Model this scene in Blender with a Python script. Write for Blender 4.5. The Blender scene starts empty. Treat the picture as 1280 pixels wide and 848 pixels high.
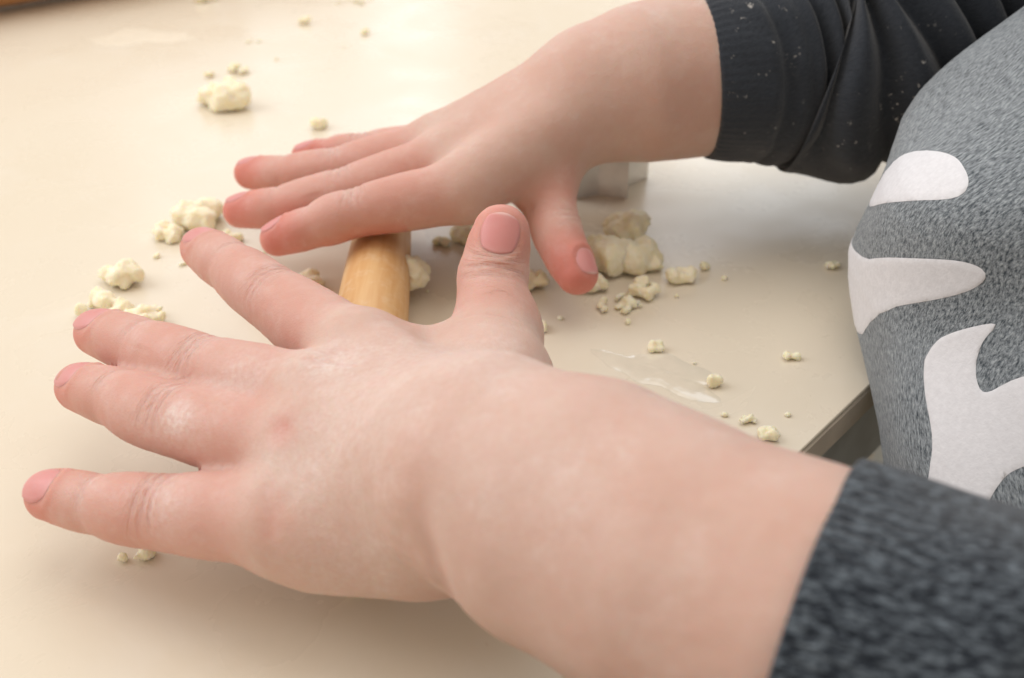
import bpy, math, random
import numpy as np
from mathutils import Vector, noise as mnoise

# ------------------------------------------------------------------ camera, world, lights
scene = bpy.context.scene
MM = 0.001
PITCH = math.radians(33.0)
cam_d = bpy.data.cameras.new('camera')
cam = bpy.data.objects.new('camera', cam_d)
scene.collection.objects.link(cam)
cam.location = (0, 0, 0.150)
cam.rotation_euler = (math.radians(90) - PITCH, 0, 0)
cam_d.sensor_width = 36.0
cam_d.lens = 36.0 * 1373.0 / 1280.0
cam_d.clip_start = 0.005
cam_d.clip_end = 50.0
cam_d.dof.use_dof = True
cam_d.dof.focus_distance = 0.225
cam_d.dof.aperture_fstop = 17.0
scene.camera = cam

world = bpy.data.worlds.new('World')
scene.world = world
world.use_nodes = True
bg = world.node_tree.nodes['Background']
bg.inputs[0].default_value = (1.0, 0.87, 0.73, 1)
bg.inputs[1].default_value = 0.78

def area(name, loc, target, sx, sy, power, color):
    l = bpy.data.lights.new(name, 'AREA')
    l.shape = 'RECTANGLE'; l.size = sx; l.size_y = sy
    l.energy = power; l.color = color
    o = bpy.data.objects.new(name, l)
    scene.collection.objects.link(o)
    o.location = loc
    d = Vector(target) - Vector(loc)
    o.rotation_euler = d.to_track_quat('-Z', 'Y').to_euler()
    return o
# the window of the room, behind and to the left, and the softer light of the ceiling
for wx, ww in ((-0.50, 0.36), (-0.18, 0.15), (0.43, 0.46)):
    area('window_light', (wx, 1.75, 0.98), (wx * 0.6, 0.2, 0.15), ww, 1.25, (5.0 if wx < -0.3 else 10.5 if ww < 0.2 else 8.5) * ww, (0.84, 0.97, 1.12))
area('window_light_side', (-1.2, 0.44, 0.95), (0.0, 0.2, 0.0), 1.2, 1.1, 14.0, (0.91, 0.97, 1.05))
area('ceiling_light', (0.3, 0.65, 1.8), (0.05, 0.25, 0.0), 1.4, 1.4, 11.0, (1.0, 0.98, 0.95))

cy = scene.cycles
cy.max_bounces = 6; cy.diffuse_bounces = 3; cy.glossy_bounces = 3; cy.transmission_bounces = 2; cy.caustics_reflective = False; cy.caustics_refractive = False
vs = scene.view_settings
vs.view_transform = 'Standard'; vs.look = 'None'
vs.exposure = -0.13; vs.gamma = 1.0; vs.use_curve_mapping = False

# ------------------------------------------------------------------ small helpers
random.seed(4)
rng = np.random.default_rng(4)
COL = scene.collection

def link(name, me, mat=None, parent=None):
    o = bpy.data.objects.new(name, me)
    COL.objects.link(o)
    if mat is not None and me is not None:
        me.materials.clear(); me.materials.append(mat)
    if parent is not None:
        o.parent = parent
    return o
def tag(o, label, cat, group=None):
    o['label'] = label; o['category'] = cat
    if group: o['group'] = group
    return o
def empty(name, loc_mm=(0, 0, 0)):
    o = bpy.data.objects.new(name, None)
    COL.objects.link(o)
    o.empty_display_size = 0.02
    o.location = Vector(loc_mm) * MM
    return o
def mesh_np(name, V, Fq, smooth=True):
    """verts in mm, faces as an (n,4) or (n,3) array or list"""
    me = bpy.data.meshes.new(name)
    V = np.asarray(V, float) * MM
    me.from_pydata(V.tolist(), [], Fq.tolist() if isinstance(Fq, np.ndarray) else Fq)
    if smooth:
        me.polygons.foreach_set('use_smooth', [True] * len(me.polygons))
    me.update()
    return me
def fattr(me, name, data):
    a = me.attributes.new(name, 'FLOAT', 'POINT')
    a.data.foreach_set('value', np.asarray(data, np.float32))
def uvset(me, uv):
    """uv: (nverts,2) per vertex"""
    l = me.uv_layers.new(name='UVMap')
    idx = np.empty(len(me.loops), np.int32)
    me.loops.foreach_get('vertex_index', idx)
    l.data.foreach_set('uv', np.asarray(uv, np.float32)[idx].ravel())

def unit(v):
    v = np.asarray(v, float)
    return v / np.linalg.norm(v)

# ---- value noise on arrays (numpy)
_G = np.random.default_rng(11).random((32, 32, 32)).astype(np.float32)
def vnoise(p, scale):
    q = np.asarray(p, np.float32) * scale
    i = np.floor(q).astype(int); f = q - i
    f = f * f * (3 - 2 * f)
    i0 = i & 31; i1 = (i + 1) & 31
    x0, y0, z0 = i0[..., 0], i0[..., 1], i0[..., 2]
    x1, y1, z1 = i1[..., 0], i1[..., 1], i1[..., 2]
    fx, fy, fz = f[..., 0], f[..., 1], f[..., 2]
    a = _G[x0, y0, z0] * (1 - fx) + _G[x1, y0, z0] * fx
    b = _G[x0, y1, z0] * (1 - fx) + _G[x1, y1, z0] * fx
    c = _G[x0, y0, z1] * (1 - fx) + _G[x1, y0, z1] * fx
    d = _G[x0, y1, z1] * (1 - fx) + _G[x1, y1, z1] * fx
    return ((a * (1 - fy) + b * fy) * (1 - fz) + (c * (1 - fy) + d * fy) * fz) * 2 - 1

# ---- signed distance modelling
def smin(a, b, k):
    h = np.clip(0.5 + 0.5 * (b - a) / k, 0, 1)
    return b * (1 - h) + a * h - k * h * (1 - h)
def cone(p, a, b, ra, rb, n=None, s=1.0):
    a = np.asarray(a, np.float32); b = np.asarray(b, np.float32)
    ba = b - a
    pa = p - a
    h = np.clip(pa @ ba / (ba @ ba), 0, 1)
    q = pa - h[:, None] * ba
    d2 = np.einsum('ij,ij->i', q, q)
    if n is not None and s != 1.0:
        w = q @ np.asarray(n, np.float32)
        d2 = d2 + w * w * (s * s - 1)
    return np.sqrt(d2) - (ra + (rb - ra) * h)
def ellip(p, c, r, R=None):
    q = p - np.asarray(c, np.float32)
    if R is not None: q = q @ np.asarray(R, np.float32).T
    r = np.asarray(r, np.float32)
    k0 = np.linalg.norm(q / r, axis=1)
    return (k0 - 1.0) * r.min() * 1.0

def surface_net(sdf, lo, hi, h, block=14):
    """sparse evaluation on a regular grid, then dual contouring (surface nets)"""
    lo = np.asarray(lo, np.float32); hi = np.asarray(hi, np.float32)
    n = np.ceil((hi - lo) / h / block).astype(int)
    N = n * block + 1
    D = np.full(N, 1e3, np.float32)
    bi = np.stack(np.meshgrid(*[np.arange(k) for k in n], indexing='ij'), -1).reshape(-1, 3)
    ctr = lo + (bi * block + block / 2) * h
    dc = sdf(ctr.astype(np.float32))
    act = bi[np.abs(dc) < block * h * 1.15]
    loc = np.stack(np.meshgrid(*[np.arange(block + 1)] * 3, indexing='ij'), -1).reshape(-1, 3)
    for s0 in range(0, len(act), 64):
        g = (act[s0:s0 + 64, None, :] * block + loc[None]).reshape(-1, 3)
        D[g[:, 0], g[:, 1], g[:, 2]] = sdf((lo + g * h).astype(np.float32))
    # unknown blocks inside: fill by sign of their centre
    ina = bi[(dc <= 0) & ~(np.abs(dc) < block * h * 1.15)]
    for b in ina:
        sl = D[b[0]*block:b[0]*block+block+1, b[1]*block:b[1]*block+block+1, b[2]*block:b[2]*block+block+1]
        sl[sl > 500] = -1e3
    ins = D < 0
    c = np.zeros(np.array(N) - 1, np.int8)
    for dx in (0, 1):
        for dy in (0, 1):
            for dz in (0, 1):
                c += ins[dx:N[0]-1+dx, dy:N[1]-1+dy, dz:N[2]-1+dz]
    cells = np.argwhere((c > 0) & (c < 8))
    vid = np.full(np.array(N) - 1, -1, np.int64)
    vid[cells[:, 0], cells[:, 1], cells[:, 2]] = np.arange(len(cells))
    acc = np.zeros((len(cells), 3)); cnt = np.zeros(len(cells))
    cor = [(x, y, z) for x in (0, 1) for y in (0, 1) for z in (0, 1)]
    for a in cor:
        for b in cor:
            if sum(b) - sum(a) == 1 and all(bb >= aa for aa, bb in zip(a, b)):
                da = D[cells[:, 0]+a[0], cells[:, 1]+a[1], cells[:, 2]+a[2]]
                db = D[cells[:, 0]+b[0], cells[:, 1]+b[1], cells[:, 2]+b[2]]
                m = (da < 0) != (db < 0)
                t = np.where(m, da / np.where(m, da - db, 1), 0)
                acc[m] += (np.array(a) + t[:, None] * (np.array(b) - np.array(a)))[m]
                cnt[m] += 1
    V = lo + (cells + acc / cnt[:, None]) * h
    Q = []
    for ax in range(3):
        u, v = (ax + 1) % 3, (ax + 2) % 3
        s0 = [slice(None)] * 3; s1 = [slice(None)] * 3
        s0[ax] = slice(0, -1); s1[ax] = slice(1, None)
        m = ins[tuple(s0)] != ins[tuple(s1)]
        e = np.argwhere(m)
        ok = (e[:, u] > 0) & (e[:, v] > 0) & (e[:, u] < N[u]-1) & (e[:, v] < N[v]-1)
        e = e[ok]
        def vv(du, dv):
            q = e.copy(); q[:, u] -= du; q[:, v] -= dv
            return vid[q[:, 0], q[:, 1], q[:, 2]]
        quad = np.stack([vv(1, 1), vv(0, 1), vv(0, 0), vv(1, 0)], 1)
        flip = ~ins[e[:, 0], e[:, 1], e[:, 2]]
        quad[flip] = quad[flip][:, ::-1]
        Q.append(quad)
    Q = np.concatenate(Q)
    Q = Q[(Q >= 0).all(1)]
    return V, Q
def grad(sdf, V, e=0.15):
    g = np.empty_like(V)
    for i in range(3):
        d = np.zeros(3); d[i] = e
        g[:, i] = sdf((V + d).astype(np.float32)) - sdf((V - d).astype(np.float32))
    g /= (2 * e)
    return g
def project(sdf, V, it=2):
    for _ in range(it):
        g = grad(sdf, V)
        d = sdf(V.astype(np.float32)).astype(float)
        g2 = (g * g).sum(1)
        V = V - np.clip(d / np.maximum(g2, 0.25), -1, 1)[:, None] * g
    return V
def relax(V, Q, it=2, f=0.5):
    for _ in range(it):
        acc = np.zeros_like(V); cnt = np.zeros(len(V))
        for a, b in ((0, 1), (1, 2), (2, 3), (3, 0)):
            np.add.at(acc, Q[:, a], V[Q[:, b]]); np.add.at(acc, Q[:, b], V[Q[:, a]])
            np.add.at(cnt, Q[:, a], 1); np.add.at(cnt, Q[:, b], 1)
        V = V + f * (acc / np.maximum(cnt, 1)[:, None] - V)
    return V
def subdivide(V, Q):
    e = np.concatenate([Q[:, [0, 1]], Q[:, [1, 2]], Q[:, [2, 3]], Q[:, [3, 0]]])
    es = np.sort(e, 1)
    key = es[:, 0].astype(np.int64) * (len(V) + 1) + es[:, 1]
    uq, first, inv = np.unique(key, return_index=True, return_inverse=True)
    mid = V[es[first]].mean(1)
    n = len(Q)
    em = len(V) + inv.reshape(4, n).T
    fc = len(V) + len(uq) + np.arange(n)
    V2 = np.concatenate([V, mid, V[Q].mean(1)])
    Q2 = np.concatenate([np.stack([Q[:, i], em[:, i], fc, em[:, (i + 3) % 4]], 1) for i in range(4)])
    return V2, Q2

# ------------------------------------------------------------------ material helpers
class NT:
    def __init__(s, name):
        s.m = bpy.data.materials.new(name); s.m.use_nodes = True
        s.t = s.m.node_tree; s.b = s.t.nodes['Principled BSDF']
    def n(s, typ, **kw):
        x = s.t.nodes.new(typ)
        for k, v in kw.items():
            if hasattr(x, k): setattr(x, k, v)
            else: x.inputs[k.replace('_', ' ')].default_value = v
        return x
    def l(s, a, b): s.t.links.new(a, b)
    def val(s, inp, v): s.b.inputs[inp].default_value = v
    def noise(s, vec, scale, detail=4, rough=0.5, dist=0.0):
        x = s.n('ShaderNodeTexNoise')
        x.inputs['Scale'].default_value = scale; x.inputs['Detail'].default_value = detail
        x.inputs['Roughness'].default_value = rough; x.inputs['Distortion'].default_value = dist
        if vec is not None: s.l(vec, x.inputs['Vector'])
        return x.outputs['Fac']
    def ramp(s, fac, stops):
        x = s.n('ShaderNodeValToRGB')
        el = x.color_ramp.elements
        while len(el) < len(stops): el.new(0.5)
        for e, (p, c) in zip(el, stops):
            e.position = p
            e.color = (c, c, c, 1) if not hasattr(c, '__len__') else (*c, 1)
        s.l(fac, x.inputs[0])
        return x.outputs[0]
    def mix(s, fac, a, b, blend='MIX'):
        x = s.n('ShaderNodeMix', data_type='RGBA', blend_type=blend)
        for sock, v in ((x.inputs[0], fac), (x.inputs[6], a), (x.inputs[7], b)):
            if hasattr(v, 'links') or hasattr(v, 'is_linked'): s.l(v, sock)
            elif hasattr(v, '__len__'): sock.default_value = (*v, 1)
            else: sock.default_value = v
        return x.outputs[2]
    def math(s, op, a, b=None, clamp=False):
        x = s.n('ShaderNodeMath', operation=op, use_clamp=clamp)
        for i, v in enumerate((a, b)):
            if v is None: continue
            if hasattr(v, 'is_linked'): s.l(v, x.inputs[i])
            else: x.inputs[i].default_value = v
        return x.outputs[0]
    def attr(s, name):
        x = s.n('ShaderNodeAttribute'); x.attribute_name = name
        return x.outputs['Fac']
    def obj(s): return s.n('ShaderNodeTexCoord').outputs['Object']
    def uv(s): return s.n('ShaderNodeTexCoord').outputs['UV']
    def scaled(s, vec, sc):
        x = s.n('ShaderNodeMapping'); x.inputs['Scale'].default_value = sc
        s.l(vec, x.inputs[0]); return x.outputs[0]
    def bump(s, height, strength, dist, prev=None):
        x = s.n('ShaderNodeBump'); x.inputs['Strength'].default_value = strength
        x.inputs['Distance'].default_value = dist
        s.l(height, x.inputs['Height'])
        if prev is not None: s.l(prev, x.inputs['Normal'])
        s.l(x.outputs[0], s.b.inputs['Normal'])
        return x.outputs[0]

def mat_skin():
    k = NT('skin'); o = k.obj()
    big = k.noise(o, 55, 3)
    fine = k.noise(o, 420, 4, 0.6)
    base = k.mix(k.ramp(big, [(0.35, 0.0), (0.65, 1.0)]), (0.59, 0.375, 0.305), (0.625, 0.435, 0.365))
    mott = k.mix(k.math('MULTIPLY', k.ramp(fine, [(0.42, 0.0), (0.62, 1.0)]), 0.16), base, (0.57, 0.315, 0.25))
    red = k.mix(k.attr('red'), mott, (0.63, 0.195, 0.155))
    # dusting of flour: sits in the creases and on the back of the hands
    fl = k.noise(o, 900, 5, 0.7)
    fl2 = k.noise(o, 130, 4, 0.6)
    mask = k.math('MULTIPLY', k.ramp(fl, [(0.36, 0.25), (0.70, 0.95)]), k.math('ADD', k.attr('flour'), k.math('MULTIPLY', k.ramp(fl2, [(0.52, 0.0), (0.75, 1.0)]), 0.22)), clamp=True)
    colr = k.mix(mask, red, (0.84, 0.80, 0.77))
    k.l(colr, k.b.inputs['Base Color'])
    k.val('Subsurface Weight', 0.55)
    k.val('Subsurface Radius', (1.0, 0.32, 0.18))
    k.val('Subsurface Scale', 0.0032)
    k.val('Specular IOR Level', 0.28)
    r = k.ramp(k.noise(o, 300, 3), [(0.3, 0.44), (0.7, 0.6)])
    k.l(r, k.b.inputs['Roughness'])
    vo = k.n('ShaderNodeTexVoronoi', feature='DISTANCE_TO_EDGE'); vo.inputs['Scale'].default_value = 1500
    k.l(o, vo.inputs['Vector'])
    b1 = k.bump(k.ramp(vo.outputs['Distance'], [(0.0, 0.0), (0.35, 1.0)]), 0.16, 0.0002)
    b2 = k.bump(k.noise(o, 700, 5, 0.65), 0.25, 0.0003, b1)
    b3 = k.bump(k.noise(o, 170, 3, 0.5), 0.25, 0.0006, b2)
    # fine lines across the joints: u runs along the finger, v across it (mm)
    cv = k.n('ShaderNodeAttribute'); cv.attribute_name = 'joint_uv'
    ln = k.noise(k.scaled(cv.outputs['Vector'], (0.95, 0.10, 0.3)), 1.0, 3, 0.55, 0.25)
    lines = k.ramp(ln, [(0.32, 0.0), (0.50, 1.0), (0.58, 0.6), (0.68, 1.0)])
    k.bump(k.math('MULTIPLY', lines, k.attr('joint')), 0.55, 0.0009, b3)
    return k.m
def mat_nail():
    k = NT('nail'); o = k.obj()
    c = k.mix(k.attr('edge'), (0.66, 0.275, 0.265), (0.75, 0.50, 0.46))
    c = k.mix(k.math('MULTIPLY', k.noise(o, 600, 4), 0.25), c, (0.70, 0.42, 0.38))
    k.l(c, k.b.inputs['Base Color'])
    k.val('Subsurface Weight', 0.4); k.val('Subsurface Radius', (1, 0.4, 0.3)); k.val('Subsurface Scale', 0.0015)
    k.val('Roughness', 0.42); k.val('Specular IOR Level', 0.4)
    k.bump(k.noise(o, 500, 3), 0.15, 0.0003)
    return k.m
def mat_table():
    k = NT('table_laminate'); o = k.obj()
    c = k.mix(k.ramp(k.noise(o, 5, 3), [(0.3, 0.0), (0.7, 1.0)]), (0.745, 0.66, 0.52), (0.775, 0.70, 0.575))
    fl = k.math('MULTIPLY', k.ramp(k.noise(o, 26, 6, 0.62, 0.6), [(0.52, 0.0), (0.72, 1.0)]), 0.28)
    c = k.mix(fl, c, (0.82, 0.77, 0.69))
    sp = k.ramp(k.noise(o, 520, 3, 0.6), [(0.70, 0.0), (0.76, 1.0)])
    sp = k.math('MULTIPLY', sp, k.ramp(k.noise(o, 14, 3), [(0.45, 0.0), (0.65, 0.7)]))
    c = k.mix(sp, c, (0.86, 0.82, 0.74))
    k.l(c, k.b.inputs['Base Color'])
    r = k.ramp(k.noise(o, 30, 5, 0.6, 0.5), [(0.3, 0.22), (0.7, 0.36)])
    k.l(r, k.b.inputs['Roughness'])
    k.val('Specular IOR Level', 0.5)
    b = k.bump(k.noise(o, 260, 4), 0.05, 0.0004)
    k.bump(k.noise(o, 22, 2), 0.08, 0.001, b)
    return k.m
def mat_plain(name, col, rough, spec=0.5, metal=0.0, noise_scale=200, var=0.15, bump=0.1, bd=0.0003):
    k = NT(name); o = k.obj()
    c = k.mix(k.ramp(k.noise(o, noise_scale, 4), [(0.3, 0.0), (0.7, 1.0)]), tuple(v * (1 - var) for v in col), tuple(min(1, v * (1 + var)) for v in col))
    k.l(c, k.b.inputs['Base Color']); k.val('Roughness', rough); k.val('Metallic', metal); k.val('Specular IOR Level', spec)
    k.bump(k.noise(o, noise_scale * 2, 4), bump, bd)
    return k.m
def mat_wood(name, a, b, axis):
    k = NT(name); o = k.obj()
    sc = [60.0, 60.0, 60.0]; sc[axis] = 4.0
    g = k.noise(k.scaled(o, sc), 6, 5, 0.6, 0.4)
    c = k.mix(k.ramp(g, [(0.35, 0.0), (0.65, 1.0)]), a, b)
    c = k.mix(k.math('MULTIPLY', k.ramp(k.noise(o, 320, 5, 0.65), [(0.5, 0.0), (0.72, 1.0)]), 0.35), c, (0.80, 0.66, 0.48))
    k.l(c, k.b.inputs['Base Color']); k.val('Roughness', 0.5)
    k.bump(g, 0.12, 0.0004)
    return k.m
def mat_dough():
    k = NT('dough'); o = k.obj()
    c = k.mix(k.ramp(k.noise(o, 350, 4), [(0.3, 0.0), (0.7, 1.0)]), (0.90, 0.80, 0.56), (0.93, 0.87, 0.70))
    k.l(c, k.b.inputs['Base Color']); k.val('Roughness', 0.55)
    k.val('Subsurface Weight', 0.6); k.val('Subsurface Radius', (1.0, 0.75, 0.35)); k.val('Subsurface Scale', 0.002)
    b = k.bump(k.noise(o, 900, 5, 0.7), 0.35, 0.0006)
    k.bump(k.noise(o, 300, 4), 0.3, 0.0008, b)
    return k.m
def mat_fabric(name, dark, light, su, sv, speck, bumpd, flour=0.0, mid=0.5, patch=0.0):
    """heathered jersey: streaks of pale yarn running along v (uv in mm)"""
    k = NT(name); u = k.uv(); o = k.obj()
    a = k.noise(k.scaled(u, (su, sv, 1)), 1.0, 4, 0.7)
    f = k.noise(k.scaled(u, (su * 2.6, sv * 2.2, 1)), 1.0, 3, 0.7)
    t = k.math('ADD', k.math('MULTIPLY', a, 0.62), k.math('MULTIPLY', f, 0.38))
    c = k.mix(k.ramp(t, [(mid - 0.5 * speck, 0.0), (mid + 0.5 * speck, 1.0)]), dark, light)
    if patch:
        c = k.mix(k.math('MULTIPLY', k.ramp(k.noise(o, 60, 3), [(0.45, 0.0), (0.75, 1.0)]), patch), c, light)
    if flour:
        w = k.noise(o, 420, 4, 0.65)
        z = k.noise(o, 45, 3)
        m = k.math('MULTIPLY', k.ramp(w, [(0.645, 0.0), (0.70, 1.0)]), k.ramp(z, [(0.42, 0.0), (0.62, 1.0)]))
        c = k.mix(k.math('MULTIPLY', m, flour), c, (0.6, 0.58, 0.55))
    k.l(c, k.b.inputs['Base Color']); k.val('Roughness', 0.95); k.val('Specular IOR Level', 0.15)
    k.val('Sheen Weight', 0.25); k.val('Sheen Roughness', 0.5)
    b = k.bump(t, 0.7, bumpd)
    k.bump(k.noise(o, 90, 3), 0.25, 0.002, b)
    return k.m

M_SKIN = mat_skin(); M_NAIL = mat_nail(); M_TABLE = mat_table(); M_DOUGH = mat_dough()
M_TRIM = mat_plain('table_edge_band', (0.70, 0.61, 0.50), 0.35, noise_scale=80)
M_APRON = mat_plain('painted_metal', (0.52, 0.56, 0.58), 0.5, noise_scale=60)
M_PIN = mat_wood('pale_wood', (0.66, 0.36, 0.14), (0.74, 0.47, 0.22), 1)
M_PIN2 = mat_wood('brown_wood', (0.42, 0.19, 0.07), (0.52, 0.27, 0.11), 0)
M_TIN = mat_plain('tin', (0.88, 0.90, 0.92), 0.26, metal=0.45, noise_scale=120, bump=0.2)
M_BODYCLOTH = mat_fabric('grey_heather', (0.042, 0.056, 0.070), (0.42, 0.46, 0.49), 1.5, 0.75, 0.22, 0.0006, mid=0.51, patch=0.22)
M_SLEEVE = mat_fabric('charcoal_heather', (0.008, 0.012, 0.019), (0.20, 0.24, 0.28), 1.15, 0.36, 0.20, 0.0009, mid=0.57)
M_SLEEVE2 = mat_fabric('charcoal_jersey', (0.013, 0.017, 0.024), (0.052, 0.060, 0.074), 2.0, 1.0, 0.5, 0.0005, flour=0.75)
def mat_smear(name, col, rough, spec):
    k = NT(name); o = k.obj()
    c = k.mix(k.ramp(k.noise(o, 180, 4), [(0.3, 0.0), (0.7, 1.0)]), tuple(v * 0.93 for v in col), col)
    k.l(c, k.b.inputs['Base Color']); k.val('Roughness', rough); k.val('Specular IOR Level', spec)
    k.bump(k.noise(o, 120, 2), 0.25, 0.001)
    return k.m
M_SMEAR = mat_smear('wet_dough', (0.77, 0.70, 0.575), 0.10, 0.8)
M_FILM = mat_smear('dough_film', (0.80, 0.71, 0.57), 0.45, 0.4)
M_PRINT = mat_plain('white_print', (0.74, 0.74, 0.77), 0.7, spec=0.3, noise_scale=900, var=0.05, bump=0.25)

# ------------------------------------------------------------------ the setting: table, floor
E0 = np.array([63.5, 187.6]); ED = unit([18.8, 21.4]); EN = np.array([ED[1], -ED[0]])   # table edge line, outward normal
def tablepoly(inset=0.0):
    a = E0 - ED * 330 - EN * inset
    b = E0 + ED * 420 - EN * inset
    far = 780.0
    return [tuple(a), tuple(b), tuple(b - EN * far), tuple(a - EN * far)]
def prism(poly, z0, z1, bev=0.0):
    n = len(poly)
    c = np.mean(poly, 0)
    if bev:
        ip = [tuple(np.array(p) + bev * 1.2 * unit(c - np.array(p))) for p in poly]
        V = [(x, y, z0) for x, y in poly] + [(x, y, z1 - bev) for x, y in poly] + [(x, y, z1) for x, y in ip]
        F = [list(range(n))[::-1], [2 * n + i for i in range(n)]]
        for r in range(2):
            for i in range(n):
                j = (i + 1) % n
                F.append([r * n + i, r * n + j, (r + 1) * n + j, (r + 1) * n + i])
    else:
        V = [(x, y, z0) for x, y in poly] + [(x, y, z1) for x, y in poly]
        F = [list(range(n))[::-1], [n + i for i in range(n)]]
        for i in range(n):
            j = (i + 1) % n
            F.append([i, j, n + j, n + i])
    return V, F
table = empty('table', (-150, 300, -720))
tag(table, 'cream laminate table with a brown edge band, dusted with flour', 'table')
def tchild(name, V, F, mat, smooth=False):
    me = mesh_np(name, V, F, smooth)
    o = link(name, me, mat, table)
    o.location = -table.location
    return o
V, F = prism(tablepoly(), -1.2, 0.0, 0.25)
tchild('table_top', V, F, M_TABLE)
V, F = prism(tablepoly(-0.3), -8.5, -1.25, 0.4)
tchild('edge_band', V, F, M_TRIM)
V, F = prism(tablepoly(7), -45, -8.6)
tchild('apron', V, F, M_APRON)
tp = tablepoly(60)
cc = np.mean(tp, 0)
for (x, y) in tp:
    p = np.array([x, y]) + 40 * unit(cc - np.array([x, y]))
    V, F = prism([(p[0] - 20, p[1] - 20), (p[0] + 20, p[1] - 20), (p[0] + 20, p[1] + 20), (p[0] - 20, p[1] + 20)], -720, -45.2)
    tchild('leg', V, F, M_APRON)
kf = NT('patterned_floor'); o_ = kf.obj()
c_ = kf.mix(kf.ramp(kf.noise(o_, 9, 2), [(0.47, 0.0), (0.53, 1.0)]), (0.10, 0.11, 0.12), (0.36, 0.27, 0.13))
kf.l(c_, kf.b.inputs['Base Color']); kf.val('Roughness', 0.7)
me = mesh_np('floor', [(-2500, -2500, -722), (2500, -2500, -722), (2500, 2500, -722), (-2500, 2500, -722)], [[0, 1, 2, 3]], False)
fo = link('floor', me, kf.m); fo['kind'] = 'structure'

# ------------------------------------------------------------------ the child: body with both hands
UP = np.array([0, 0, 1.0])
# finger: [MCP, PIP, DIP, tip] centre points (mm), radii there, dorsal direction
def finger(pts, rad, dors, flat=1.0):
    return dict(p=[np.array(q, float) for q in pts], r=rad, n=unit(dors), flat=flat)
NEAR = dict(
    index=finger([(-30.7, 175.6, 33.0), (-49.9, 199.7, 30.0), (-62.9, 216.7, 28.0), (-73.3, 230.3, 26.0)], [8.2, 7.3, 6.3, 5.3], (-0.15, 0.05, 1)),
    middle=finger([(-36.8, 160.0, 33.0), (-59.3, 175.0, 29.0), (-74.9, 187.3, 26.0), (-88.6, 198.1, 23.0)], [8.0, 7.0, 6.3, 5.3], (-0.2, 0.0, 1)),
    ring=finger([(-36.6, 148.8, 31.0), (-62.3, 162.0, 27.0), (-76.1, 172.4, 24.0), (-87.1, 180.8, 21.0)], [7.4, 6.9, 6.1, 5.1], (-0.2, -0.1, 1)),
    pinky=finger([(-40.4, 138.6, 24.0), (-60.7, 144.7, 20.0), (-74.3, 149.9, 17.0), (-85.3, 154.8, 15.0)], [7.8, 6.9, 5.8, 4.9], (-0.15, -0.3, 1)),
    thumb=finger([(-2.6, 185.0, 31.0), (-4.1, 195.2, 35.0), (-3.5, 200.6, 39.0), (-2.3, 203.9, 44.0)], [7.9, 7.4, 7.1, 6.1], (0.05, -0.95, 0.85)),
)
FAR = dict(
    index=finger([(-13.3, 255.2, 29.0), (-39.4, 253.9, 24.0), (-51.2, 253.6, 20.0), (-61.1, 254.6, 16.0)], [8.0, 6.4, 5.9, 4.8], (-0.1, 0.15, 1)),
    middle=finger([(-18.2, 272.6, 29.0), (-44.6, 268.9, 23.0), (-62.5, 269.4, 18.0), (-74.6, 272.5, 15.0)], [7.8, 6.3, 5.7, 4.9], (-0.1, 0.2, 1)),
    ring=finger([(-22.3, 285.1, 28.0), (-49.1, 285.6, 22.0), (-64.8, 290.6, 18.0), (-76.9, 297.2, 15.0)], [7.6, 6.1, 5.6, 4.8], (-0.1, 0.2, 1)),
    pinky=finger([(-23.4, 300.3, 22.0), (-43.7, 302.0, 20.0), (-54.8, 304.3, 18.0), (-61.7, 304.8, 17.0)], [7.0, 5.6, 5.0, 4.3], (0.0, 0.15, 1)),
    thumb=finger([(8.2, 271.8, 27.0), (10.5, 258.5, 21.0), (12.9, 248.3, 17.0), (16.5, 240.9, 13.0)], [8.4, 6.7, 6.2, 5.3], (0.66, -0.48, 0.58)),
)
def samples(f, n=6):
    """smooth centre line with radius; sausage bulge between the joints"""
    p, r = f['p'], f['r']
    P4 = [2 * p[0] - p[1]] + p + [2 * p[-1] - p[-2]]
    out = []
    for i in range(3):
        a, b, c, d = P4[i], P4[i+1], P4[i+2], P4[i+3]
        for j in range(n):
            t = j / n
            q = 0.5 * ((2*b) + (-a + c)*t + (2*a - 5*b + 4*c - d)*t*t + (-a + 3*b - 3*c + d)*t**3)
            rr = r[i] + (r[i+1] - r[i]) * t
            rr *= 1 + (0.045 if i < 2 else 0.03) * math.sin(math.pi * t) ** 2
            out.append((q, rr))
    out.append((p[3], r[3]))
    return out
def finger_sdf(f):
    s = samples(f); n = f['n']; fl = f['flat']
    def g(p):
        d = None
        for (a, ra), (b, rb) in zip(s[:-1], s[1:]):
            e = cone(p, a, b, ra, rb, n, fl)
            d = e if d is None else np.minimum(d, e)
        return d
    return g
def chain(pts, rad):
    pts = [np.array(q, float) for q in pts]
    return [(pts[i], pts[i+1], rad[i], rad[i+1]) for i in range(len(pts) - 1)]
NEAR_M = {k: 0.90 * NEAR[k]['p'][0] + 0.10 * np.array(q) for k, q in dict(index=(-7.3, 142.7, 35.0), middle=(-9.7, 137.6, 35.0), ring=(-12.2, 134.0, 33.0), pinky=(-15.5, 132.9, 28.0)).items()}
NEAR_PALM = (
    chain([(-7.3, 142.7, 35.0), NEAR_M['index']], [12, 9.0]) +
    chain([(-9.7, 137.6, 35.0), NEAR_M['middle']], [12, 9.0]) +
    chain([(-12.4, 136.3, 31.0), NEAR_M['ring']], [11.5, 8.6]) +
    chain([(-16.2, 136.0, 25.0), NEAR_M['pinky']], [10.2, 8.4]) +
    chain([(-17.4, 136.6, 23.0), (-31.8, 138.1, 22.0)], [10.2, 10.2]) +
    chain([(-25.0, 175.3, 31.0), (-7.1, 178.7, 30.0)], [6.5, 6.5]) +
    chain([(-3.4, 146.3, 33.0), (-3.3, 165.8, 31.0), NEAR['thumb']['p'][0]], [13, 10.2, 8.0])
)
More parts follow.
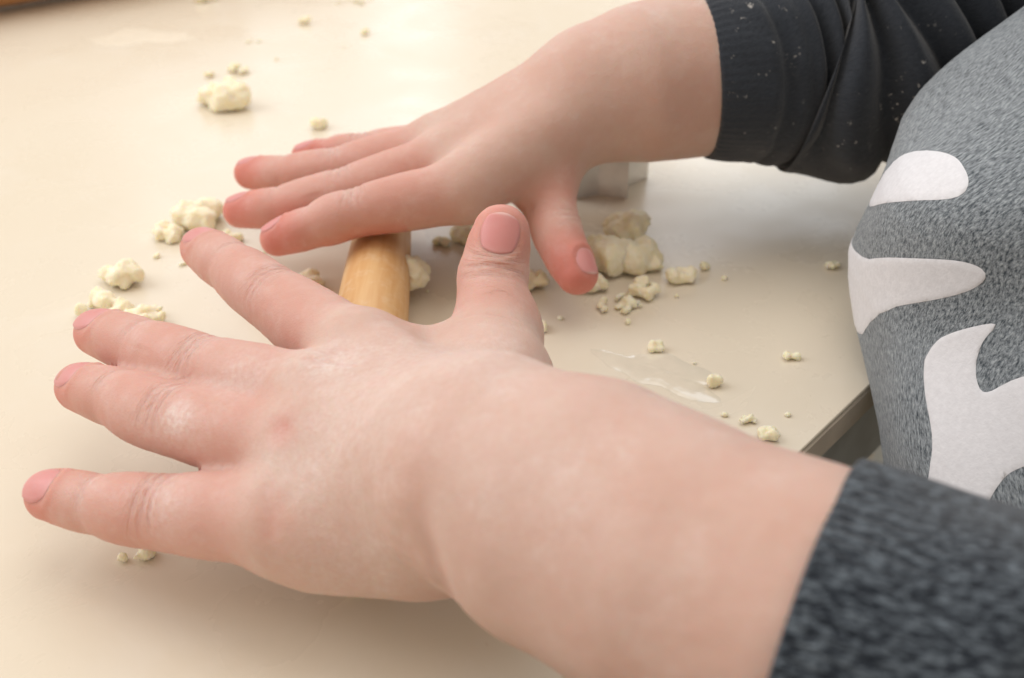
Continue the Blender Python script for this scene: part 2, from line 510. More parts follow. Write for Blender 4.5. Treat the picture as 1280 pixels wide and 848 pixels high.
NEAR_ARM = chain([(-2.7, 128.9, 40.0), (10.5, 120.4, 41.0), (22.2, 109.5, 42.0), (37.3, 98.6, 42.0)], [18.6, 19.3, 19.0, 19.2]) + \
           chain([(37.3, 99.5, 42.0), (75, 76, 42), (150, 95, 72), (172, 130, 150)], [19.8, 16.5, 22, 28])
FAR_M = {k: 0.92 * FAR[k]['p'][0] + 0.08 * np.array(q) for k, q in dict(index=(20.5, 282.6, 42.0), middle=(19.6, 287.2, 43.0), ring=(18.9, 294.8, 42.0), pinky=(17.3, 305.8, 38.0)).items()}
FAR_PALM = (
    chain([(20.5, 282.6, 42.0), FAR_M['index']], [13, 9.0]) +
    chain([(19.6, 287.2, 43.0), FAR_M['middle']], [13, 9.0]) +
    chain([(18.9, 294.8, 42.0), FAR_M['ring']], [13, 8.8]) +
    chain([(17.3, 304.6, 37.0), FAR_M['pinky']], [11, 7.6]) +
    chain([(16.5, 287.1, 38.0), (9.9, 281.8, 32.0), FAR['thumb']['p'][0]], [12, 10.5, 9.0])
)
FAR_ARM = chain([(23.5, 288.1, 44.0), (35.0, 289.7, 45.0), (51.0, 295.2, 46.0), (77.0, 303.6, 47.0), (99.1, 303.6, 50.0)], [17, 20, 21.5, 23, 24]) + \
          chain([(99.1, 303.6, 50.0), (150, 330, 80), (190, 300, 150)], [24, 26, 30])
TORSO = chain([(205, 200, -60), (200, 205, 60), (185, 215, 150)], [60, 58, 45])

def hand_parts(fingers, palm, kp):
    fs = [finger_sdf(f) for f in fingers.values()]
    def g(p):
        d = None
        for a, b, ra, rb in palm:
            e = cone(p, a, b, ra, rb)
            d = e if d is None else smin(d, e, kp)
        df = None
        for f in fs:
            e = f(p)
            df = e if df is None else smin(df, e, 2.2)
        return smin(d, df, 4.5)
    return g
near_hand = hand_parts(NEAR, NEAR_PALM, 7.0)
far_hand = hand_parts(FAR, FAR_PALM, 7.0)
def tube(ch, k):
    def g(p):
        d = None
        for a, b, ra, rb in ch:
            e = cone(p, a, b, ra, rb)
            d = e if d is None else smin(d, e, k)
        return d
    return g
near_arm = tube(NEAR_ARM, 6.0); far_arm = tube(FAR_ARM, 6.0); torso_core = tube(TORSO, 8.0)
def boxed(p, lo, hi, fn, pad=12.0):
    """evaluate fn only near its box; elsewhere return a far lower bound"""
    lo = np.asarray(lo); hi = np.asarray(hi)
    q = np.maximum(np.maximum(lo - p, p - hi), 0)
    db = np.sqrt((q * q).sum(1)).astype(np.float32)
    out = db + pad
    m = db < pad
    if m.any(): out[m] = fn(p[m])
    return out
def bounds(fingers, palm):
    q = np.concatenate([[x for f in fingers.values() for x in f['p']], [c[0] for c in palm]])
    return q.min(0) - 16, q.max(0) + 16
NB = bounds(NEAR, NEAR_PALM); FB = bounds(FAR, FAR_PALM)
def body_sdf(p):
    a = boxed(p, NB[0], NB[1], near_hand)
    b = boxed(p, FB[0], FB[1], far_hand)
    t = np.clip((p[:, 1] - 114.0) / 22.0, 0, 1)
    d1 = smin(a, near_arm(p), 1.5 + 14.0 * t * t * (3 - 2 * t))
    d2 = smin(b, far_arm(p), 7.0)
    d = np.minimum(d1, d2)
    return smin(d, torso_core(p), 8.0)

BV, BQ = surface_net(body_sdf, (-110, 30, -20), (280, 360, 200), 1.25)
BV = project(body_sdf, BV, 2)
BV = relax(BV, BQ, 1, 0.5)
# finer mesh where skin is seen (not under the clothes)
def covered(V):
    n1 = (V - np.array((42.7, 96.2, 42.0))) @ unit(np.array((37.3, 99.5, 42.0)) - np.array((9.6, 120.8, 41.0)))
    n2 = (V - np.array((64.4, 296.9, 47.0))) @ unit([1, 0.1, 0.1])
    return ((n1 > 0) & (V[:, 1] < 200)) | ((n2 > 0) & (V[:, 1] >= 200))
fc = covered(BV[BQ].mean(1))
BQ_hid = BQ[fc]
BV, BQ_vis = subdivide(BV, BQ[~fc])
BV0 = BV.copy()
visv = np.zeros(len(BV), bool); visv[BQ_vis.ravel()] = True
pv = project(body_sdf, BV[visv], 2)
BV[visv] = pv
BQ = np.concatenate([BQ_vis, BQ_hid])
BV = relax(BV, BQ, 4, 0.5)
def vnormals(V, Q):
    n = np.cross(V[Q[:, 2]] - V[Q[:, 0]], V[Q[:, 3]] - V[Q[:, 1]])
    N = np.zeros_like(V)
    for i in range(4): np.add.at(N, Q[:, i], n)
    return N / np.maximum(np.linalg.norm(N, axis=1), 1e-9)[:, None]
BN = vnormals(BV, BQ)
disp = np.zeros(len(BV)); red = np.zeros(len(BV)); flour = np.zeros(len(BV))
def local(V, o, ax, n):
    ax = unit(ax); n = unit(n - ax * (n @ ax)); s = np.cross(n, ax)
    q = V - o
    return q @ ax, q @ s, q @ n
JUV = np.zeros((len(BV), 3)); JM = np.zeros(len(BV))
def crease(o, ax, n, offs, depth, sig, half, reach, amount=1.0, span=3.6):
    """folds across the back of a finger joint: broad ones in the mesh, fine ones through the joint attributes"""
    global disp
    u, v, w = local(BV, o, ax, n)
    m = (np.abs(u) < 10) & (np.abs(v) < reach) & (w > -1.5) & (np.abs(w) < reach)
    if not m.any(): return
    uu = u[m] + 0.5 * vnoise(BV[m], 0.35)
    win = np.exp(-(v[m] / half) ** 4) * np.clip((BN[m] @ unit(n)) * 1.6, 0, 1)
    dm = np.zeros(m.sum())
    for of, dp in offs:
        dm -= depth * dp * np.exp(-((uu - of - 0.010 * of * v[m] ** 2) / sig) ** 2)
    disp[m] += dm * win
    jm = amount * win * np.exp(-(np.abs(u[m]) / span) ** 3)
    idx = np.where(m)[0]; up = jm > JM[idx]
    JM[idx[up]] = jm[up]
    JUV[idx[up]] = np.stack([u[m] - 0.012 * u[m] * v[m] ** 2 + 37.0 * (o[0] % 7), v[m], np.full(m.sum(), o[1])], 1)[up]
    flour[m] = np.maximum(flour[m], 0.22 * np.exp(-(u[m] / 4.0) ** 2) * win)
NAILS = []
def nail_frame(f, lift=0.0):
    p = f['p']; ax = unit(p[3] - p[2]); n = unit(f['n'] - ax * (f['n'] @ ax))
    return p[3], ax, n, np.cross(n, ax)
for hand, F5 in (('near', NEAR), ('far', FAR)):
    for nm, f in F5.items():
        p, r, n = f['p'], f['r'], f['n']
        big = 1.0 if hand == 'near' else 0.8
        j1 = 0.45 * p[1] + 0.55 * p[2] if nm == 'thumb' else p[1]
        rj = r[2] if nm == 'thumb' else r[1]
        axp = p[2] - p[0] if nm != 'thumb' else p[3] - p[1]
        crease(j1, axp, n, [(-1.9, 0.8), (0.0, 1.0), (1.9, 0.7)], 0.42 * big, 0.62, rj * 0.85, rj * 1.6, (0.6 if nm == 'thumb' else 1.0) * big, 5.5 if nm == 'thumb' else 3.8)
        u, v, w = local(BV, j1, axp, n)
        near_j = np.exp(-(u / 3.4) ** 2 - (v / (rj * 0.8)) ** 2) * (w > 0) * (np.abs(w) < 13)
        disp -= 0.2 * big * near_j
        red = np.maximum(red, 0.34 * near_j)
        if nm != 'thumb':
            crease(p[2], p[3] - p[1], n, [(0.0, 1.0)], 0.22 * big, 0.8, r[2] * 0.6, r[2] * 1.6, 0.45 * big, 2.2)
            u, v, w = local(BV, p[2], p[3] - p[1], n)
            q = np.exp(-(u / 2.4) ** 2) * (np.sqrt(v * v + w * w) < 11)
            disp -= 0.22 * q
            red = np.maximum(red, 0.22 * q)
        # pink finger tips
        dt = np.linalg.norm(BV - (p[3] + 0.0 * n), axis=1)
        red = np.maximum(red, (0.92 if hand == 'near' else 0.98) * np.exp(-(dt / (9.0 if hand == 'near' else 13.0)) ** 2))
        # under side of the fingers
        uq = (BN @ n)
        df = np.min([np.linalg.norm(BV - q, axis=1) for q in p[1:]], axis=0)
        red = np.maximum(red, np.clip(-uq + 0.2, 0, 1) * (0.45 if hand == 'near' else 0.65) * (df < 14))
        # bed of the nail
        o, ax, nn, s = nail_frame(f)
        rt = r[3]
        c0 = o + nn * rt * 0.55 - ax * (rt * (0.12 if nm == 'thumb' and hand == 'near' else 0.10))
        u, v, w = local(BV, c0, ax, nn)
        L, W = rt * (0.82 if hand == 'near' else 0.70), rt * (0.76 if hand == 'near' else 0.66)
        if nm == 'thumb': L, W = rt * 0.70, rt * 0.66
        rr = (np.abs(u / L) ** 3 + np.abs(v / W) ** 3) ** (1 / 3)
        m = (w > -2.2) & (rr < 1.6) & (np.abs(w) < 8)
        ins = np.clip((1.05 - rr) / 0.18, 0, 1) * m
        ring = np.exp(-((rr - 1.22) / 0.16) ** 2) * m * np.clip(0.55 - u / L, 0, 1)
        disp += -0.16 * ins + 0.24 * ring
        red = np.maximum(red, 0.35 * ring)
        NAILS.append((hand, nm, c0, ax, nn, s, L, W))
def dimple(c, rad, depth, rd=0.2):
    global disp, red
    d = np.linalg.norm(BV - np.array(c, float), axis=1)
    g = np.exp(-(d / rad) ** 2)
    disp -= depth * g
    red = np.maximum(red, rd * g)
def groove(pts, depth, sig, rd=0.0, fl=0.0, taper=0.0):
    """furrow along a line; it fades in over the first part of its length"""
    global disp, red, flour
    pts = [np.array(q, float) for q in pts]
    d = np.full(len(BV), 1e3); par = np.zeros(len(BV))
    L = sum(np.linalg.norm(b - a) for a, b in zip(pts[:-1], pts[1:])); s0 = 0.0
    for a, b in zip(pts[:-1], pts[1:]):
        ba = b - a; h = np.clip((BV - a) @ ba / (ba @ ba), 0, 1)
        e = np.linalg.norm(BV - a - h[:, None] * ba, axis=1)
        up = e < d
        d[up] = e[up]; par[up] = (s0 + h[up] * np.linalg.norm(ba)) / L
        s0 += np.linalg.norm(ba)
    g = np.exp(-(d / sig) ** 2)
    if taper:
        t = np.clip(par / taper, 0, 1); g = g * t * t * (3 - 2 * t)
    disp -= depth * g
    red = np.maximum(red, rd * g)
    flour = np.maximum(flour, fl * g)
def snap(c):
    return BV[np.argmin(((BV - np.array(c, float)) ** 2).sum(1))]
dimple((-38.4, 144.1, 38.9), 2.8, 0.7, 0.5)
dimple(snap((-31.9, 162.1, 42.0)), 3.0, 0.45, 0.2)
dimple(snap((-38.7, 131.7, 33.0)), 3.2, 0.25, 0.2)
groove([(-35.5, 159.3, 42.6), (-27.3, 156.4, 43.7)], 0.3, 1.0, 0.15, 0.25)
groove([(-39.4, 134.8, 33.4), (-38.6, 131.3, 31.2), (-38.8, 129.7, 29.2)], 0.28, 1.7, 0.22)
groove([(-9.4, 178.7, 38.2), (-4.3, 177.5, 40.5), (1.9, 176.3, 40.7)], 0.35, 0.9, 0.1)
# fold where the plump forearm meets the hand
FOLD = [(-13.6, 117.5, 50.0), (-13.4, 115.4, 47.5), (-13.0, 113.9, 44.9), (-11.9, 112.2, 41.0), (-11.0, 111.6, 36.5), (-10.5, 113.0, 31.0)]
groove([(-14.6, 121.0, 52.0)] + FOLD, 1.0, 2.6, 0.12, 0.0, 0.7)
groove([(x - 6.5, y + 1.5, z - 2.5) for x, y, z in FOLD], 2.0, 6.0, 0.08, 0.0, 0.6)
groove([(x + 9.0, y - 5.0, z + 2.0) for x, y, z in FOLD], -0.4, 6.0, 0.0, 0.0, 0.6)
groove([(x - 3.2, y + 1.0, z - 2.0) for x, y, z in FOLD[2:]], 0.3, 0.9, 0.1, 0.0, 0.6)
groove([(x - 6.2, y + 1.5, z - 4.0) for x, y, z in FOLD[2:]], 0.2, 0.9, 0.08, 0.0, 0.6)
groove([snap((0.0, 254.4, 26.0)), snap((4.1, 255.3, 24.0))], 0.3, 1.2, 0.25)
# the whole of the fingers is pinker than the back of the hand
for F5 in (NEAR, FAR):
    for f in F5.values():
        df = np.full(len(BV), 1e3)
        for a, b in zip(f['p'][:-1], f['p'][1:]):
            df = np.minimum(df, cone(BV.astype(np.float32), a + 0.35 * (b - a) if a is f['p'][0] else a, b, 0, 0))
        red = np.maximum(red, 0.30 * np.clip((13 - df) / 6, 0, 1))
# flour on the back of the nearer hand, at the index knuckle and along the fingers
for c, rd, am in (((-19.4, 142.8, 44.0), 24, 0.36), ((-3.7, 138.9, 50.0), 20, 0.36), ((-30.0, 132.0, 38.0), 14, 0.2), ((-31.4, 158.4, 42.0), 9, 0.5), ((-10.8, 151.8, 44.0), 16, 0.40), ((-48.9, 161.9, 37.0), 7, 0.4), ((-59.9, 153.9, 34.0), 4, 0.9), ((-58.7, 140.9, 27.0), 6, 0.4), ((-25.5, 128.6, 26.0), 12, 0.3), ((25.3, 130.9, 55.0), 14, 0.3), ((5.0, 106.1, 60.0), 16, 0.2), ((-64.9, 154.3, 32.0), 8, 0.3)):
    flour = np.maximum(flour, am * np.exp(-(np.linalg.norm(BV - np.array(c, float), axis=1) / rd) ** 2))
BV = BV + BN * disp[:, None]
# slight unevenness of the flesh
BV = BV + BN * (0.22 * vnoise(BV, 0.11) + 0.05 * vnoise(BV, 0.5))[:, None] * visv[:, None]
person = empty('person', (205, 205, -250))
tag(person, 'small child in a grey sweatshirt with charcoal sleeves, both bare hands over the rolling pin', 'person')
bme = mesh_np('body', BV, BQ)
fattr(bme, 'red', np.clip(red, 0, 1)); fattr(bme, 'flour', np.clip(flour, 0, 1)); fattr(bme, 'joint', np.clip(JM, 0, 1))
ja = bme.attributes.new('joint_uv', 'FLOAT_VECTOR', 'POINT'); ja.data.foreach_set('vector', JUV.astype(np.float32).ravel())
body = link('body', bme, M_SKIN, person)
body.location = -person.location
body['label'] = 'pale bare forearms and hands dusted with flour'

def final_sdf_surface(o, d):
    """first crossing of the finger surface from outside, along -d"""
    t = np.full(len(o), 0.0)
    for _ in range(14):
        t += np.clip(body_sdf((o - d * t[:, None]).astype(np.float32)), -1.0, 3.0) * 0.9
    return o - d * t[:, None]
FINGERNAME = dict(index='index finger', middle='middle finger', ring='ring finger', pinky='little finger', thumb='thumb')
for hand, nm, c0, ax, nn, s, L, W in NAILS:
    nu, nv = 15, 13
    pts = []; edge = []
    for i in range(nu):
        for j in range(nv):
            a = -1 + 2 * i / (nu - 1); b = -1 + 2 * j / (nv - 1)
            # square to rounded oblong
            x = a * (1 - 0.22 * b * b); y = b * (1 - 0.24 * a * a)
            pts.append(c0 + ax * x * L * 1.02 + s * y * W * 1.0 + nn * 6)
            edge.append(max(0.0, (x - 0.82) / 0.18) if x > 0 else 0.25 * max(0, (-x - 0.55) / 0.45))
    pts = np.array(pts)
    d = np.repeat(nn[None], len(pts), 0)
    q = final_sdf_surface(pts, d)
    w = (q - c0) @ nn
    # keep the plate smooth: fit a quadratic in u and v
    u = (q - c0) @ ax; v = (q - c0) @ s
    A = np.stack([np.ones_like(u), u, v, u * u, v * v], 1)
    co = np.linalg.lstsq(A, w, rcond=None)[0]
    wf = A @ co
    top = c0 + np.outer(u, ax) + np.outer(v, s) + np.outer(wf + 0.02, nn)
    bot = top - nn * 0.8
    n1 = len(top)
    Fq = []
    for i in range(nu - 1):
        for j in range(nv - 1):
            a = i * nv + j
            Fq.append([a, a + nv, a + nv + 1, a + 1])
            Fq.append([n1 + a, n1 + a + 1, n1 + a + nv + 1, n1 + a + nv])
    rim = [i * nv for i in range(nu)] + [(nu - 1) * nv + j for j in range(1, nv)] + [i * nv + nv - 1 for i in range(nu - 2, -1, -1)] + [j for j in range(nv - 2, 0, -1)]
    for a, b in zip(rim, rim[1:] + rim[:1]):
        Fq.append([b, a, n1 + a, n1 + b])
    me = mesh_np('fingernail', np.concatenate([top, bot]), Fq)
    fattr(me, 'edge', np.clip(np.array(edge + edge), 0, 1))
    no = link('fingernail', me, M_NAIL, body)
    no['label'] = 'short pink nail of the %s on the %s hand' % (FINGERNAME[nm], 'nearer' if hand == 'near' else 'farther')

# ------------------------------------------------------------------ clothes
def spline(pts, n):
    pts = [np.array(q, float) for q in pts]
    ext = [2 * pts[0] - pts[1]] + pts + [2 * pts[-1] - pts[-2]]
    out = []
    for i in range(len(pts) - 1):
        a, b, c, d = ext[i:i+4]
        for j in range(n):
            t = j / n
            out.append(0.5 * ((2*b) + (-a + c)*t + (2*a - 5*b + 4*c - d)*t*t + (-a + 3*b - 3*c + d)*t**3))
    out.append(pts[-1])
    return np.array(out)
def sleeve_mesh(name, pts, rads, step, nth, fold, lip=2.2, tilt=(0, 0)):
    """cloth tube along a spline (mm); fold(s, th) is the outward displacement; first ring is rolled in as the hem"""
    c = spline(pts, 40)
    seg = np.linalg.norm(np.diff(c, axis=0), axis=1); s = np.concatenate([[0], np.cumsum(seg)])
    rr = np.interp(np.linspace(0, len(pts) - 1, len(c)), np.arange(len(pts)), rads)
    S = np.arange(0, s[-1], step)
    C = np.stack([np.interp(S, s, c[:, i]) for i in range(3)], 1); Rr = np.interp(S, s, rr)
    T = np.gradient(C, axis=0); T /= np.linalg.norm(T, axis=1)[:, None]
    th = np.linspace(0, 2 * np.pi, nth, endpoint=False)
    rows = []; uvs = []
    A = None
    def frame(i):
        x = np.cross(UP, T[i]); x /= np.linalg.norm(x); y = np.cross(T[i], x)
        return x, y
    lips = [(6.0, -lip), (1.2, -lip), (0.3, -lip * 0.75), (0.0, -lip * 0.35), (0.25, -0.12 * lip)]
    for (ds, dr) in lips:
        x, y = frame(0)
        off = tilt[0] * np.cos(th) + tilt[1] * np.sin(th)
        r = Rr[0] + dr + fold(np.full(nth, ds), th)
        rows.append(C[0] + T[0] * (ds + off)[:, None] + np.outer(r * np.cos(th), x) .reshape(nth, 3) + (r * np.sin(th))[:, None] * y)
        uvs.append(np.stack([th * Rr[0], np.full(nth, -ds)], 1))
    for i in range(1, len(S)):
        x, y = frame(i)
        off = (tilt[0] * np.cos(th) + tilt[1] * np.sin(th)) * math.exp(-S[i] / 30)
        r = Rr[i] + fold(np.full(nth, S[i]), th)
        rows.append(C[i] + T[i] * off[:, None] + (r * np.cos(th))[:, None] * x + (r * np.sin(th))[:, None] * y)
        uvs.append(np.stack([th * Rr[i], np.full(nth, S[i])], 1))
    V = np.concatenate(rows); uv = np.concatenate(uvs)
    nr = len(rows)
    i, j = np.meshgrid(np.arange(nr - 1), np.arange(nth), indexing='ij')
    j2 = (j + 1) % nth
    Q = np.stack([i * nth + j, i * nth + j2, (i + 1) * nth + j2, (i + 1) * nth + j], -1).reshape(-1, 4)
    me = mesh_np(name, V, Q)
    uvset(me, uv)
    return me
def n2(a, b, seed=0.0):
    return vnoise(np.stack([a, b, np.full_like(a, seed)], -1), 1.0)

# torso of the sweatshirt --------------------------------------------------
TZ = [-170, -60, -30, -8, 0, 8, 21, 49, 80, 130, 175, 200]
TX = [190, 186, 186, 182, 179, 175, 173, 181, 208, 218, 208, 202]
TY = [185, 172, 172, 180, 190, 203, 218, 222, 224, 222, 220, 218]
TA = [95, 96, 96, 98, 99, 97, 95, 94, 92, 92, 72, 42]
TB = [80, 78, 78, 76, 75, 75, 76, 77, 78, 80, 62, 38]
def torso_pt(ph, z):
    z = np.asarray(z, float); ph = np.asarray(ph, float)
    def sm(a):
        return (np.interp(z - 5, TZ, a) + np.interp(z, TZ, a) * 2 + np.interp(z + 5, TZ, a)) / 4
    cx, cy, a, b = sm(TX), sm(TY), sm(TA), sm(TB)
    # soft folds of the cloth
    w = 2.4 * np.sin(z * 0.085 + 3.0 * np.cos(ph * 2.0) + 0.6) * np.exp(-((z - 30) / 60) ** 2)
    w = w + 1.3 * np.sin(z * 0.13 - ph * 7.0) + 0.8 * np.sin(z * 0.05 + ph * 9.0 + 1.0)
    return np.stack([cx + (a + w) * np.cos(ph), cy + (b + w) * np.sin(ph), z], -1)
sweat = None
zs = np.concatenate([np.arange(-170, -40, 4.0), np.arange(-40, 110, 1.0), np.arange(110, 201, 4.0)])
phs = np.radians(np.concatenate([np.arange(-80, 120, 3.0), np.arange(120, 280, 0.6)]))
PH, ZZ = np.meshgrid(phs, zs)
TV = torso_pt(PH.ravel(), ZZ.ravel())
nph, nz = len(phs), len(zs)
i, j = np.meshgrid(np.arange(nz - 1), np.arange(nph), indexing='ij')
j2 = (j + 1) % nph
TQ = np.stack([i * nph + j, i * nph + j2, (i + 1) * nph + j2, (i + 1) * nph + j], -1).reshape(-1, 4)
TN = vnormals(TV, TQ)
faces = TQ.tolist() + [list(range(nph))[::-1]]
sme = mesh_np('sweatshirt', TV, faces)
uvset(sme, np.stack([PH.ravel() * 90, ZZ.ravel()], 1))
sweat = link('sweatshirt', sme, M_BODYCLOTH, person)
sweat.location = -person.location
sweat['label'] = 'grey heathered sweatshirt front with white print'
# white print: outlines in (angle, height) on the cloth
PRINT = [
    [(167.5, 33.0), (168.5, 41.0), (173.0, 50.0), (180.8, 55.0), (186.5, 57.0), (191.0, 56.5), (193.5, 55.5), (194.8, 54.0), (193.8, 52.0), (188.5, 48.5)],
    [(143.2, 17.5), (177.2, 27.0), (186.8, 34.5), (194.5, 39.5), (199.8, 42.5), (202.8, 43.0), (204.2, 42.0), (204.2, 40.0), (202.3, 36.5), (198.0, 32.0), (192.5, 27.0), (187.0, 21.5), (177.8, 15.0), (167.5, 8.0), (145.2, 6.5)],
    [(208.8, 34.0), (205.5, 31.0), (202.3, 27.0), (200.8, 23.5), (200.8, 19.0), (202.8, 15.0), (204.0, 12.0), (203.2, 8.0), (200.2, 3.5), (206.0, 3.5), (210.2, 3.5), (212.2, 7.5), (213.8, 10.0), (216.2, 13.0), (220.0, 16.0), (222.0, 19.0), (218.5, 30.5), (216.5, 28.5), (214.2, 25.0), (212.0, 21.5), (209.8, 23.5), (208.8, 26.0), (207.8, 29.5)],
]
def poly_sd(pts, poly):
    d = np.full(len(pts), 1e9); ins = np.zeros(len(pts), bool)
    n = len(poly)
    for k in range(n):
        a, b = poly[k], poly[(k + 1) % n]
        e = b - a; w = pts - a
        t = np.clip(w @ e / (e @ e), 0, 1)
        d = np.minimum(d, np.linalg.norm(w - t[:, None] * e, axis=1))
        c = ((a[1] > pts[:, 1]) != (b[1] > pts[:, 1]))
        with np.errstate(divide='ignore', invalid='ignore'):
            xi = (b[0] - a[0]) * (pts[:, 1] - a[1]) / (b[1] - a[1]) + a[0]
        ins ^= c & (pts[:, 0] < xi)
    return np.where(ins, -d, d)
def roundpoly(poly, it=3, hold=()):
    for _ in range(it):
        q = []
        for k in range(len(poly)):
            a, b = poly[k], poly[(k + 1) % len(poly)]
            q += [0.75 * a + 0.25 * b, 0.25 * a + 0.75 * b]
        poly = q
    return poly
PM = np.stack([PH.ravel() * 90, ZZ.ravel()], 1)
OFF = TV + TN * 0.22
for poly in PRINT:
    pl = roundpoly([np.array([math.radians(a) * 90, z]) for a, z in poly], 2)
    sd = poly_sd(PM, pl)
    V, F, idx = [], [], {}
    def vert(key, p):
        if key not in idx:
            idx[key] = len(V); V.append(p)
        return idx[key]
    near = TQ[(sd[TQ].min(1) < 0)]
    for q in near:
        ring = []
        for k in range(4):
            a, b = int(q[k]), int(q[(k + 1) % 4])
            if sd[a] < 0: ring.append(vert(a, OFF[a]))
            if (sd[a] < 0) != (sd[b] < 0):
                t = sd[a] / (sd[a] - sd[b])
                ring.append(vert((min(a, b), max(a, b)), OFF[a] + t * (OFF[b] - OFF[a]) - 0.16 * TN[a]))
        if len(ring) >= 3: F.append(ring)
    pme = mesh_np('printed_shape', V, F)
    po = link('printed_shape', pme, M_PRINT, sweat)

# sleeve of the nearer arm, thick knit, cuff in the right hand bottom corner
def fold_near(s, th):
    r = 0.5 * np.sin(th * 3 + s * 0.05) + 0.9 * n2(np.cos(th) * 2 + 5, np.sin(th) * 2 + s * 0.06)
    r = r + 0.13 * np.sin(th * 84) * np.clip(1 - s / 26.0, 0.35, 1)        # ribs
    r = r - 1.3 * np.exp(-((s - 27 - 2 * np.sin(th * 2)) / 2.5) ** 2) + 2.2 * np.clip((s - 28) / 14, 0, 1) * (0.8 + 0.3 * np.sin(th * 5 + 1))
    return r
me = sleeve_mesh('sleeve', [(37.9, 98.4, 42.0), (60, 86, 42.0), (100, 72, 46), (150, 96, 80), (175, 135, 140), (190, 175, 165)], [22.6, 24.0, 28.5, 34, 38, 40], 0.6, 420, fold_near, tilt=(0, 0))
sl = link('sleeve', me, M_SLEEVE, sweat)
sl['label'] = 'charcoal heathered knit sleeve with ribbed cuff, on the nearer arm'

# sleeve of the farther arm: dark jersey pushed up into folds
FOLDS = [(13, 1.3, 1.0, 2.9, 0.1), (20, 2.4, 1.2, 3.2, -0.25), (26, 2.6, 1.3, 2.7, 0.2), (33, 3.4, 1.5, 3.3, -0.2), (39, 2.6, 1.3, 2.5, 0.2), (45, 3.6, 1.6, 3.2, -0.15), (52, 3.2, 1.5, 2.8, 0.25), (60, 3.8, 1.8, 3.3, -0.2), (69, 3.4, 1.8, 2.8, 0.2), (79, 3.6, 2.2, 3.2, 0.0), (92, 3.0, 3.0, 3.0, 0.2)]
def fold_far(s, th):
    r = 0.12 * np.sin(th * 70) * np.clip(1 - s / 14, 0, 1)
    ss = s + 1.6 * n2(np.cos(th) * 1.5 + 3, np.sin(th) * 1.5 + s * 0.05, 2.0) 
    for k, (c, d, w, t0, tl) in enumerate(FOLDS):
        d = d * 1.2
        dt = (th - t0 + np.pi) % (2 * np.pi) - np.pi
        m = np.exp(-(dt / 1.7) ** 4)
        q = ss - c - 2.2 * tl * np.sin(dt) - 1.2 * np.sin(dt * 1.3 + k)
        r = r - d * m * np.exp(-(q / w) ** 2) + 0.45 * d * m * np.exp(-((q - 2.0 * w) / (w * 1.2)) ** 2) + 0.35 * d * m * np.exp(-((q + 2.0 * w) / (w * 1.2)) ** 2)
    return r + 0.5 * n2(np.cos(th) * 3 + 9, np.sin(th) * 3 + s * 0.12, 7.0)
me = sleeve_mesh('sleeve', [(51.4, 295.2, 46.0), (63.3, 296.9, 47.0), (81.4, 304.1, 48.0), (99.4, 305.0, 50.0), (150, 325, 82), (185, 295, 140), (195, 265, 165)], [23.5, 26.0, 31.0, 35.0, 37, 40, 42], 0.7, 260, fold_far, lip=1.8, tilt=(0, 0))
sl = link('sleeve', me, M_SLEEVE2, sweat)
sl['label'] = 'dark charcoal sleeve bunched in folds and flecked with flour, on the farther arm'

# ------------------------------------------------------------------ rolling pins
def lathe(name, prof, a, b, n=48):
    """prof: (t along a->b in mm, radius)"""
    a = np.array(a, float); b = np.array(b, float)
    T = unit(b - a); x = unit(np.cross(T, UP)); y = np.cross(x, T)
    V, F = [], []
    for (t, r) in prof:
        for k in range(n):
            th = 2 * math.pi * k / n
            V.append(a + T * t + r * (math.cos(th) * x + math.sin(th) * y))
    m = len(prof)
    for i in range(m - 1):
        for k in range(n):
            k2 = (k + 1) % n
            F.append([i * n + k, i * n + k2, (i + 1) * n + k2, (i + 1) * n + k])
    F.append(list(range(n))[::-1]); F.append([(m - 1) * n + k for k in range(n)])
    return mesh_np(name, V, F)
def pin_profile(L, r0, r1, end=6.0, swell=0.0):
    pr = []
    for k in range(9):
        q = math.pi / 2 * k / 8
        pr.append((end * (1 - math.cos(q)), max(0.2, (r0 - 4.0) + 4.0 * math.sin(q)) if k else r0 - 4.0))
    for k in range(1, 24):
        t = end + (L - 2 * end) * k / 24
        u = (t - end) / (L - 2 * end)
        pr.append((t, r0 + (r1 - r0) * u + swell * math.sin(math.pi * u)))
    for k in range(9):
        q = math.pi / 2 * (1 - k / 8)
        pr.append((L - end * (1 - math.cos(q)), (r1 - 4.0) + 4.0 * math.sin(q) if k < 8 else r1 - 4.0))
    return pr
pin_me = lathe('rolling_pin', pin_profile(126.0, 8.6, 7.6, 5.0, 0.9), (-31.7, 160.0, 8.9), (-36.5, 286.0, 7.9))
pin = link('rolling_pin', pin_me, M_PIN)
tag(pin, 'slim pale wooden rolling pin pressed under both hands', 'rolling pin')
pin2 = empty('rolling_pin', (-290, 480, 0))
tag(pin2, 'brown wooden rolling pin cut off by the top left corner', 'rolling pin')
ax2 = unit([0.80, 0.60, 0])
p2a = np.array([-300.0, 470.0, 24.0])
me = lathe('roller', pin_profile(190.0, 23.0, 23.0, 5.0), p2a, p2a + ax2 * 190)
ro = link('roller', me, M_PIN2, pin2); ro.location = -pin2.location
for sgn in (-1, 1):
    st = p2a + (ax2 * 190.5 if sgn > 0 else -ax2 * 0.5)
    me = lathe('handle', pin_profile(80.0, 8.0, 9.0, 5.0, 2.0), st, st + ax2 * 80 * sgn)
    ho = link('handle', me, M_PIN2, pin2); ho.location = -pin2.location

